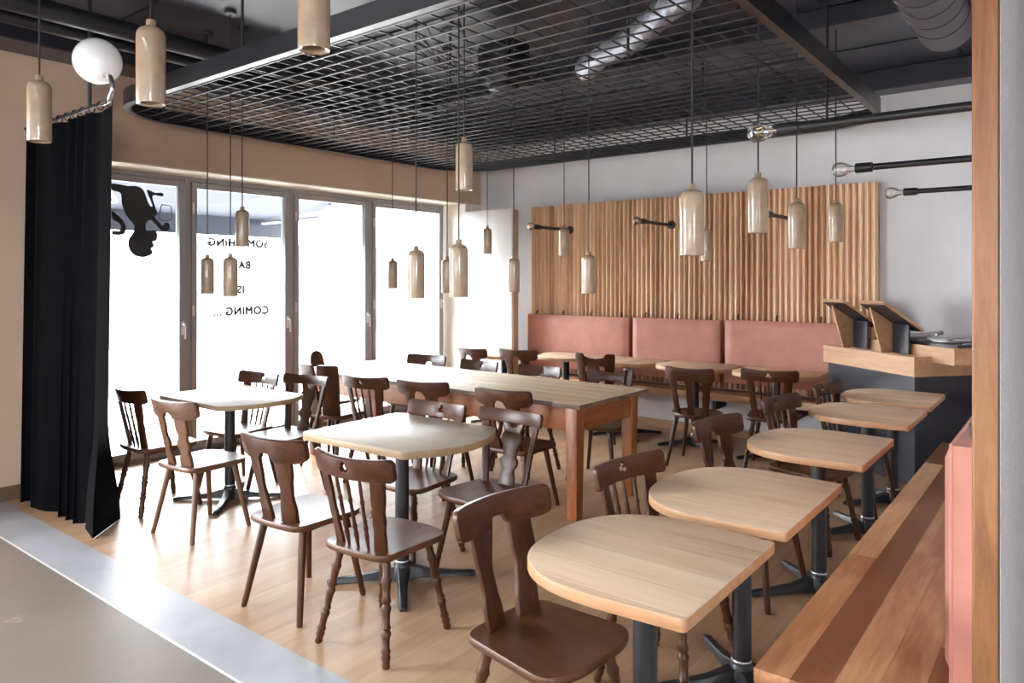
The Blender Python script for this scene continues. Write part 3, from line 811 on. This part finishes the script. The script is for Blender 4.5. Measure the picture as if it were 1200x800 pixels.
cushion('leather_cushion', 'salmon leather backrest pad running behind the record booth', 'leather backrests on the slat panel', -2.765, -1.58, .57, 1.19, yc-.085, yc-.001, [-2.65,-2.27,-1.87])
# right bench
t = thing('wooden_bench', 'long oiled wooden bench with mixed pale and brown boards along the right wall', 'bench', (-.51, 4.1, 0))
obj('seat_board', B(-.25, .295, -1.96, 1.80, .405, .45), BENCHY, t, bevel=.004)
obj('plinth', B(-.12, .295, -1.90, 1.80, 0, .404), WHITELEG, t, smooth=False)
RM = Matrix(((0, 1, 0, 0), (-1, 0, 0, 0), (0, 0, 1, 0), (0, 0, 0, 1)))   # front (-y) -> -x ; x -> -y
cushion('leather_cushion', 'tall salmon leather backrest pad seen edge-on beside the wooden post', 'leather backrests above the wooden bench', -3.86, -2.38, .452, 1.13, -.305, XP0-.001, [-3.7,-3.1,-2.55], M=RM)
cushion('leather_cushion', 'salmon leather backrest pad just visible behind the edge-on one', 'leather backrests above the wooden bench', -5.40, -3.90, .452, 1.14, -.305, XP0-.001, [-5.2,-4.6,-4.05], M=RM)

# tall white panel in the corner
t = thing('tall_panel', 'tall plain white panel standing in the corner between window and bench', 'panel', (-5.63, 6.80, 0))
obj('panel_face', B(-.385, .385, -.06, -.03, .06, 2.42), WHITEP, t, bevel=.003)
obj('panel_carcass', B(-.385, .392, -.029, .06, .0, 2.41), flat('panel_side_tan', (.47,.34,.23), .6), t, bevel=.003)

# ------------------------------------------------------------------ record booth, turned towards the room
ba = math.atan2(-.66, .80)     # direction of its front face, from the wall corner to the near corner
cor = Vector((-.985, 6.25))
def bl(p): # booth local -> world
    c, s = math.cos(ba), math.sin(ba); return (cor.x+c*p[0]-s*p[1], cor.y+s*p[0]+c*p[1], p[2])
def clip_wall(pts, org, ymax=YB-.228):
    """polygon in a frame turned by ba at org: cut away what would be inside the slat panel"""
    c, s = math.cos(ba), math.sin(ba); g = lambda p: org[1]+s*p[0]+c*p[1]-ymax
    out = []
    for i in range(len(pts)):
        p, q = pts[i], pts[(i+1) % len(pts)]; a, b = g(p), g(q)
        if a <= 0: out.append(p)
        if (a < 0) != (b < 0) and a != b:
            k = a/(a-b); out.append((p[0]+(q[0]-p[0])*k, p[1]+(q[1]-p[1])*k))
    return out
def cbox(bm, org, x0, x1, y0, y1, z0, z1):
    pts = clip_wall([(x0,y0),(x1,y0),(x1,y1),(x0,y1)], org)
    if len(pts) >= 3: prism(bm, pts, z0, z1)
t = thing('record_booth', 'blue black record booth with a wooden rim standing diagonally in the corner', 'booth', (cor.x, cor.y, 0), ba)
# local x runs along the front face (0 = near corner, negative towards the wall), local y away from the room
bm = bmesh.new(); cbox(bm, cor, -1.06, -.03, .03, .72, 0, .855); obj('body', bm, DARKP, t, bevel=.003, smooth=False)
bm = bmesh.new()
cbox(bm, cor, -1.09, 0, 0, .025, .85, 1.0); cbox(bm, cor, -.025, 0, .0255, .74, .85, 1.0); cbox(bm, cor, -1.065, -.0255, .0255, .74, .93, .955)
obj('rim', bm, BANDW, t)
to = bl((-.02, .16, .9565))
t = thing('turntable_tray', 'long shallow wooden tray on the booth, jutting out past its corner', 'tray', to, ba)
x0, x1, y0, y1, h = -1.02, .23, 0, .46, .125
bm = bmesh.new()
for a in ((x0, x1, y0, y0+.02), (x0, x1, y1-.02, y1), (x0, x0+.02, y0+.0205, y1-.0205), (x1-.02, x1, y0+.0205, y1-.0205)): cbox(bm, to, *a, 0.0, h)
obj('side_board', bm, BANDW, t)
bm = bmesh.new(); cbox(bm, to, x0+.0205, x1-.0205, y0+.0205, y1-.0205, 0, .015)
obj('bottom_board', bm, BANDW, t)
for k, (xx, lab) in enumerate(((-.03, 'record turntable at the post end of the booth tray'), (-.475, 'record turntable partly hidden between the two sloping boards'))):
    T_ = thing('turntable', lab, 'turntable', bl((xx, .385, .973)), ba, 'turntables on the booth')
    obj('plinth', B(-.215, .215, -.17, .17, .0, .13), BLACKM, T_, bevel=.006)
    bm = bmesh.new(); lathe(bm, [(.15, .131), (.153, .135), (.153, .148), (.148, .152)], 40, Matrix.Translation((-.045, 0, 0))); pl = obj('platter', bm, STEEL, T_)
    bm = bmesh.new(); lathe(bm, [(.148, .1525), (.148, .157), (.02, .158)], 40, Matrix.Translation((-.045, 0, 0))); obj('slipmat', bm, SLIPMAT, pl)
    bm = bmesh.new(); lathe(bm, [(.004, .158), (.004, .172)], 10, Matrix.Translation((-.045, 0, 0))); obj('spindle', bm, STEEL, pl)
    bm = bmesh.new(); lathe(bm, [(.032, .13), (.032, .15), (.018, .155), (.018, .185)], 16, Matrix.Translation((.16, .11, 0)))
    tube(bm, [(.16, .17, .185), (.16, .10, .188), (.155, 0, .185), (.135, -.06, .178), (.10, -.11, .170)], .006, 8)
    tube(bm, [(.16, .13, .187), (.16, .165, .187)], .017, 12)
    tube(bm, [(.10, -.11, .170), (.088, -.135, .165)], .011, 8)
    obj('tonearm', bm, STEEL, T_)
    obj('pitch_slider', B(.185, .20, -.10, .06, .131, .14), STEEL, T_, bevel=.002, seg=1)
    obj('start_button', B(-.19, -.16, -.15, -.12, .131, .142), STEEL, T_, bevel=.002, seg=1)
# two sloping record boards on struts at the front of the booth
for xx, lab in ((-.78, 'sloping wooden display board on the booth nearer the leather backrest'), (-.31, 'sloping wooden display board on the booth nearer the wooden post')):
    st = thing('display_board', lab, 'display board', bl((xx, 0.0, 1.0)), ba, 'sloping boards on the booth')
    # board: high edge at the front (overhanging), low edge at the back
    hw = .145
    bm = bmesh.new(); prism(bm, [(-.14, .408), (.235, .177), (.245, .193), (-.13, .425)], -hw, hw, M=Matrix(((0,0,1,0),(1,0,0,0),(0,1,0,0),(0,0,0,1))))
    obj('board', bm, BANDW, st, bevel=.002, smooth=False)
    bm = bmesh.new(); prism(bm, [(-.12, .388), (.215, .181), (.219, .1875), (-.116, .3945)], -hw+.012, hw-.012, M=Matrix(((0,0,1,0),(1,0,0,0),(0,1,0,0),(0,0,0,1))))
    obj('underside', bm, DARKP, st, smooth=False)
    # strut: wooden wedge across and black upright
    bm = bmesh.new(); prism(bm, [(.02, 0), (.13, 0), (.13, .231), (-.09, .367)], -.075, -.057, M=Matrix(((0,0,1,0),(1,0,0,0),(0,1,0,0),(0,0,0,1))))
    obj('side_panel', bm, BANDW, st, bevel=.001, smooth=False)
    obj('upright', B(-.056, .12, .115, .13, .0, .231), DARKP, st, smooth=False)

# ------------------------------------------------------------------ lamps
def bottle(bm):
    lathe(bm, [(.034, .004), (.0455, 0), (.047, .006), (.047, .228), (.0462, .238), (.0435, .247), (.038, .255), (.030, .2605), (.0215, .263), (.0165, .265), (.0155, .268), (.0155, .2865), (.0145, .288), (.004, .288)], 26, close_bottom=False)
    lathe(bm, [(.034, .004), (.034, .20), (.004, .21)], 20, close_bottom=False)
def make_pendant():
    t = thing('pendant_lamp')
    bm = bmesh.new(); bottle(bm); obj('shade', bm, CERAMIC, t, ang=50)
    obj('cable', B(-1, 1, -1, 1, -1, 1), BLACKM, t)
    bm = bmesh.new(); lathe(bm, [(.014, .045), (.026, .075), (.028, .095), (.018, .12), (.013, .15)], 16); obj('bulb', bm, OPAL, t)
    return t
PEND = [
 (-3.572,1.240,2.196,'stoneware bottle pendant hanging in front of the black curtain'),
 (-2.512,1.212,2.198,'stoneware bottle pendant hanging beside the white globe, top left'),
 (-1.782,1.339,2.274,'stoneware bottle pendant cut off by the top edge of the photo'),
 (-2.656,2.989,2.083,'high stoneware pendant hanging just under the grid near the room corner'),
 (-5.077,2.864,1.488,'stoneware pendant over the corner table, the one closest to the curtain'),
 (-4.547,2.731,1.480,'low stoneware pendant over the corner table in front of the lettering'),
 (-4.770,2.958,1.830,'stoneware pendant hung higher than its two neighbours over the corner table'),
 (-5.108,4.732,1.506,'small far stoneware pendant seen against the last window pane'),
 (-2.864,2.827,1.492,'stoneware pendant over the worn table, seen against the last window pane'),
 (-3.936,4.227,1.487,'stoneware pendant half hidden behind a bigger one beside the white panel'),
 (-2.443,2.708,1.507,'big low stoneware pendant in front of the white panel'),
 (-4.803,5.761,1.853,'small high stoneware pendant in the middle of the white panel'),
 (-3.521,4.550,1.494,'low stoneware pendant at the right edge of the white panel'),
 (-3.830,5.726,1.816,'small high stoneware pendant over the leather bench, at the window end of the slats'),
 (-2.679,4.312,1.498,'low stoneware pendant over the long table end, against the slat panel'),
 (-1.233,2.772,1.694,'largest stoneware pendant in front of the slat panel'),
 (-2.373,5.615,1.740,'small pendant partly behind the largest one at the slat panel'),
 (-1.209,3.473,1.818,'stoneware pendant hung highest in front of the slats, above the separate table'),
 (-1.280,4.316,1.773,'stoneware pendant second from the bare wall, in front of the slat panel'),
 (-1.300,5.256,1.848,'stoneware pendant nearest the bare wall end of the slat panel'),
]
pp = None
for i, (x, y, z, lab) in enumerate(PEND):
    if pp is None: p = pp = make_pendant(); KIDS[pp.name] = [c for c in COL.objects if c.parent == pp]
    else: p = copy_tree(pp)
    p.location = (x, y, z)
    cab = [c for c in COL.objects if c.parent == p and c.name.startswith('cable')][0]
    bm = bmesh.new(); top = ZS - z
    tube(bm, [(0, 0, .286), (0, 0, top-.02)], .0042, 8); lathe(bm, [(.035, top-.025), (.04, top-.02), (.04, top-.001)], 16)
    me = bpy.data.meshes.new('cable'); bm.to_mesh(me); bm.free(); finish(me); me.materials.append(BLACKM); cab.data = me
    p.rotation_euler = (0, 0, i*1.7)
    tag(p, lab, 'pendant lamp', 'stoneware bottle pendants')

def wall_lamp(label, group, wallp, d, L):
    """rod from the wall point wallp along unit vector d"""
    w = Vector(wallp); d = Vector(d)
    t = thing('wall_lamp', label, 'wall lamp', wallp, 0, group)
    bm = bmesh.new(); lathe(bm, [(.045, 0), (.045, .012), (.018, .02)], 18, axisM((0,0,0), d)); obj('wall_plate', bm, BLACKM, t)
    obj('rod', T([d*.015, d*(L-.18)], .0175, 14), BLACKM, t)
    bm = bmesh.new(); lathe(bm, [(.0175, L-.205), (.026, L-.20), (.027, L-.122), (.0265, L-.117), (.018, L-.114)], 18, axisM((0,0,0), d)); obj('socket', bm, BLACKM, t)
    bm = bmesh.new()
    prof = [(.016, L-.115), (.0165, L-.100), (.024, L-.082), (.036, L-.060), (.0415, L-.038), (.040, L-.018), (.031, L-.004), (.017, L+.002), (.004, L+.003)]
    lathe(bm, prof, 20, axisM((0,0,0), d)); bu = obj('bulb', bm, BULBG, t, ang=80)
    x, y = frame_of(d); bm = bmesh.new()
    pts = [d*(L-.11)+x*.003] + [d*(L-.045+.013*math.sin(k*1.9))+x*(.017*math.cos(k*PI/4))+y*(.017*math.sin(k*PI/4)) for k in range(9)]
    tube(bm, pts, .0016, 5); obj('filament', bm, FILM, bu)
    return t
for y, lab in ((2.98, 'black rod lamp with a clear bulb on the right, nearest and highest in view'), (4.28, 'middle black rod lamp with a clear bulb reaching from the right wall'), (5.66, 'farthest black rod lamp with a clear bulb reaching from the right wall')):
    wall_lamp(lab, 'rod lamps on the right wall', (XP0, y, 2.20), (-1, 0, 0), .86)
for x, lab in ((-4.64, 'thin black rod lamp over the slat panel nearest the window'), (-3.37, 'thin black rod lamp over the middle of the slat panel'), (-2.13, 'thin black rod lamp over the slats, partly behind pendants')):
    wall_lamp(lab, 'rod lamps on the slat panel', (x, YB-.136, 2.16), (0, -1, 0), .80)

# ------------------------------------------------------------------ hanging grid
GX0, GX1, GY0, GY1, GZ = -5.82, -1.17, 2.40, 6.52, 2.845
cx, cy = (GX0+GX1)/2, (GY0+GY1)/2; hx, hy = (GX1-GX0)/2, (GY1-GY0)/2
t = thing('ceiling_grid', 'large black steel mesh grid with rounded corners hanging below the ceiling', 'ceiling grid', (cx, cy, 0))
RAD = .55
def rr_loop(a, b, r, n=10):
    out = []
    for (sx, sy, a0) in ((1,1,0),(-1,1,90),(-1,-1,180),(1,-1,270)):
        for k in range(n+1):
            q = R(a0+90*k/n); out.append((sx*(a-r)+r*math.cos(q), sy*(b-r)+r*math.sin(q)))
    return out
outl = rr_loop(hx, hy, RAD); inl = rr_loop(hx-.012, hy-.012, RAD-.012); lip = rr_loop(hx-.05, hy-.05, RAD-.05)
bm = bmesh.new(); n = len(outl)
rings = [[bm.verts.new((x, y, z)) for x, y in lp] for lp, z in ((outl, GZ), (outl, GZ+.115), (inl, GZ+.115), (inl, GZ+.012), (lip, GZ+.012), (lip, GZ))]
for i in range(len(rings)):
    A, Bq = rings[i], rings[(i+1) % len(rings)]
    for k in range(n): bm.faces.new((A[k], A[(k+1)%n], Bq[(k+1)%n], Bq[k]))
obj('frame', bm, GRIDM, t, ang=40)
def chord(v, a, b, r):      # half length of the inside at offset v from the axis (rounded rectangle)
    e = abs(v)-(b-r)
    return a if e <= 0 else a-r+math.sqrt(max(0, r*r-e*e))
bm = bmesh.new(); st = .124
k = int(hy/st)
for i in range(-k, k+1):
    v = i*st+.03
    if abs(v) > hy-.04: continue
    L_ = chord(v, hx-.014, hy-.014, RAD-.014); tube(bm, [(-L_, v, GZ+.022), (L_, v, GZ+.022)], .0052, 6)
k = int(hx/st)
for i in range(-k, k+1):
    v = i*st+.03
    if abs(v) > hx-.04: continue
    L_ = chord(v, hy-.014, hx-.014, RAD-.014); tube(bm, [(v, -L_, GZ+.032), (v, L_, GZ+.032)], .0052, 6)
obj('mesh', bm, GRIDM, t)
for X, Y in ((-5.5,2.75),(-3.9,2.42),(-2.3,2.42),(-5.3,4.2),(-3.6,3.9),(-2.2,4.0),(-1.28,3.4),(-5.3,5.8),(-3.7,5.5),(-2.4,5.6),(-1.29,5.0),(-4.4,6.4),(-2.9,6.4),(-1.6,6.2)):
    bm = bmesh.new(); tube(bm, [(X-cx, Y-cy, GZ+.03), (X-cx, Y-cy, ZS-.012)], .009, 8); box(bm, X-cx-.06, X-cx+.06, Y-cy-.025, Y-cy+.025, ZS-.014, ZS-.001)
    obj('hanger_rod', bm, BLACKM, t)

# ------------------------------------------------------------------ services under the ceiling
o = obj('ceiling_pipe', T([(-4.98, YF, 3.24), (-4.98, 5.14, 3.24)], .062, 18), PIPEM); tag(o, 'thick black pipe running under the ceiling beside a thinner one', 'pipe')
o = obj('ceiling_pipe', T([(-5.20, YF, 3.21), (-5.20, 5.14, 3.21)], .042, 16), PIPEM); tag(o, 'thinner black pipe running alongside the thick one under the ceiling', 'pipe')
bm = bmesh.new()
tube(bm, [(-.62, 1.2, 3.10), (-.62, 5.0, 3.10)], .15, 28)
for k in range(18):
    y = 1.3+k*.2; lathe(bm, [(.15, 0), (.1545, .006), (.15, .012)], 28, axisM((-.62, y, 3.10), (-.62, y+1, 3.10)), close_bottom=False, close_top=False)
o = obj('ventilation_duct', bm, DUCTM); tag(o, 'round spiral ventilation duct at the top right beside the wooden post', 'duct')
bm = bmesh.new(); pts = []
for k in range(30):
    u = k/29; pts.append((-3.12+1.35*u, 4.96-.95*u, 3.27+.02*math.sin(u*9)))
tube(bm, pts, [.085+.012*math.sin(k*2.1) for k in range(30)], 16)
o = obj('insulated_pipe', bm, FOIL); tag(o, 'silver foil insulated pipe lying above the mesh grid', 'pipe')
t = thing('fan_unit', 'black fan box with dangling cables above the mesh grid', 'ventilation unit', (-3.28, 4.12, 3.0))
obj('housing', B(-.14, .14, -.13, .13, .0, .30), BLACKM, t, bevel=.012)
bm = bmesh.new(); lathe(bm, [(.09, -.04), (.11, -.03), (.11, .0)], 20); obj('outlet', bm, BLACKM, t)
r2 = random.Random(3)
bm = bmesh.new()
for k in range(22):
    a = r2.uniform(0, 2*PI); q = Vector((.13*math.cos(a), .13*math.sin(a), r2.uniform(.05, .28))); pts = [q]
    d = Vector((math.cos(a), math.sin(a), 0)); ln = r2.uniform(.25, .6); sag = r2.uniform(.03, .12)
    for j in range(1, 9):
        u = j/8; p = q + d*(ln*u) + Vector((r2.uniform(-.03,.03), r2.uniform(-.03,.03), -sag*math.sin(PI*u)+(.30-q.z)*u*u)); p.z = max(p.z, -.12); p.z = min(p.z, .33); pts.append(p)
    tube(bm, pts, .0045, 5)
obj('cable', bm, BLACKM, t)

# ------------------------------------------------------------------ curtain, rail and globe
RZ = 2.70; RY = 2.03
t = thing('curtain_rail', 'black curtain rail hung from the ceiling above the curtain', 'curtain rail', (-5.5, RY, RZ))
obj('rail', T([(XW+5.5+.001, 0, 0), (.66, 0, 0)], .011, 12), BLACKM, t)
obj('support_rod', T([(.48, 0, .012), (.48, 0, ZS-RZ-.001)], .012, 10), BLACKM, t)
t = thing('globe_lamp', 'white opal globe lamp on a curved chrome tube above the curtain', 'lamp', (-4.835, RY, RZ))
bm = bmesh.new()
pts = [(-.0, 0, 0)] + [(.05+.084*math.sin(a), 0, .084-.084*math.cos(a)) for a in [R(q) for q in range(0, 181, 12)]] + [(.03, 0, .172)]
tube(bm, pts, .0155, 14); obj('arm', bm, CHROME, t)
bm = bmesh.new(); bmesh.ops.create_uvsphere(bm, u_segments=40, v_segments=24, radius=.142, matrix=Matrix.Translation((-.07, 0, .275))); obj('globe', bm, OPALG, t, ang=80)

t = thing('curtain', 'black velvet curtain hanging in deep folds from a rail at the left', 'curtain', (-5.4, RY, 0))
bm = bmesh.new(); nu, nv = 260, 30; g = []
for i in range(nu+1):
    u = i/nu; colv = []
    for j in range(nv+1):
        v = j/nv     # 0 top .. 1 bottom
        ph = 2*PI*(5.6*u+.42*math.sin(3.1*u*PI)+.16*math.sin(9.3*u)); am = .045+.035*v
        x = -6.05 + 1.35*u - .20*v*u*min(1, (1-u)*4+.4) + .018*math.sin(2*ph)*v
        y = RY + am*math.sin(ph)*(.75+.25*math.sin(5*u+1))
        if u > .84:
            k = (u-.84)/.16; q = max(0, (v-.72)/.28); q = q*q*(3-2*q)
            tx, ty = (-5.14+.36*k/.55, 2.03-.08*k/.55) if k < .55 else (-4.78-.26*(k-.55)/.45, 1.95+.28*(k-.55)/.45)
            x += (tx-x)*q*min(1, k*6); y += (ty-y)*q*min(1, k*6)
        z = 2.66 - v*(2.66-.0006)
        colv.append(bm.verts.new((x, y, z)))
    g.append(colv)
for i in range(nu):
    for j in range(nv): bm.faces.new((g[i][j], g[i+1][j], g[i+1][j+1], g[i][j+1]))
bmesh.ops.solidify(bm, geom=bm.faces[:], thickness=.005)
bmesh.ops.translate(bm, vec=(5.4, -RY, 0), verts=bm.verts[:])
obj('cloth', bm, VELVET, t, ang=70)
for k in range(11):
    x = -6.0+1.26*k/10
    bm = bmesh.new(); tube(bm, [(x+5.4, .020*math.cos(a), RZ-.012+.026*math.sin(a)) for a in [2*PI*q/14 for q in range(15)]], .0042, 6)
    obj('ring', bm, BLACKM, t)

# ------------------------------------------------------------------ light, sky, camera
SKY_H, SKY_Z = 12, 12
w = bpy.data.worlds.new('World'); SC.world = w; w.use_nodes = True
nt = w.node_tree; bg = nt.nodes['Background']; bg.inputs[0].default_value = (.93, .96, 1, 1)
tc = N(nt, 'ShaderNodeTexCoord'); sx = N(nt, 'ShaderNodeSeparateXYZ'); nt.links.new(tc.outputs['Generated'], sx.inputs[0])
mr = N(nt, 'ShaderNodeMapRange'); nt.links.new(sx.outputs['Z'], mr.inputs[0])     # overcast sky: zenith about three times the horizon
mr.inputs[1].default_value = 0.0; mr.inputs[2].default_value = 1.0; mr.inputs[3].default_value = SKY_H; mr.inputs[4].default_value = SKY_Z
nt.links.new(mr.outputs[0], bg.inputs[1])
sun = bpy.data.lights.new('sun', 'SUN'); sun.energy = 20; sun.angle = R(1); sun.color = (1, .97, .92)
so = bpy.data.objects.new('sun', sun); COL.objects.link(so); so.rotation_euler = Vector((.04, .6, .8)).to_track_quat('Z', 'Y').to_euler()
def portal(name, loc, rot, sx, sy):
    l = bpy.data.lights.new(name, 'AREA'); l.shape = 'RECTANGLE'; l.size = sx; l.size_y = sy; l.cycles.is_portal = True
    o = bpy.data.objects.new(name, l); COL.objects.link(o); o.location = loc; o.rotation_euler = rot
portal('daylight_portal', (XF-.08, (WY0+WY1)/2, ZL/2), (0, R(-90), 0), ZL, WY1-WY0)
portal('daylight_portal_left', (XW-.62, (SY0+SY1)/2, (ZL+.1)/2), (0, R(-90), 0), ZL-.1, SY1-SY0)
portal('daylight_portal_roof', ((RX0+RX1)/2, (RY0+RY1)/2, ZS+.21), (0, 0, 0), RX1-RX0, RY1-RY0)
portal('daylight_portal_side', (XE+.05, -2.3, 1.65), (0, R(90), 0), 1.3, 1.4)

cam = bpy.data.cameras.new('Camera'); co = bpy.data.objects.new('Camera', cam); COL.objects.link(co)
co.location = (0, 0, 1.6); co.rotation_euler = (R(90), 0, R(37.87))
cam.sensor_width = 36; cam.lens = 853.33/1200*36; cam.shift_y = -(400-326.3)/1200; cam.clip_start = .05
SC.camera = co
SC.view_settings.view_transform = 'Standard'; SC.view_settings.look = 'None'; SC.view_settings.gamma = 1
SC.view_settings.use_curve_mapping = False; SC.view_settings.exposure = 2.05
SC.cycles.use_denoising = True
try: SC.cycles.denoiser = 'OPENIMAGEDENOISE'
except Exception: pass
SC.cycles.max_bounces = 10; SC.cycles.diffuse_bounces = 6; SC.cycles.glossy_bounces = 4; SC.cycles.transparent_max_bounces = 12
SC.cycles.sample_clamp_indirect = 8; SC.cycles.caustics_reflective = False; SC.cycles.caustics_refractive = False
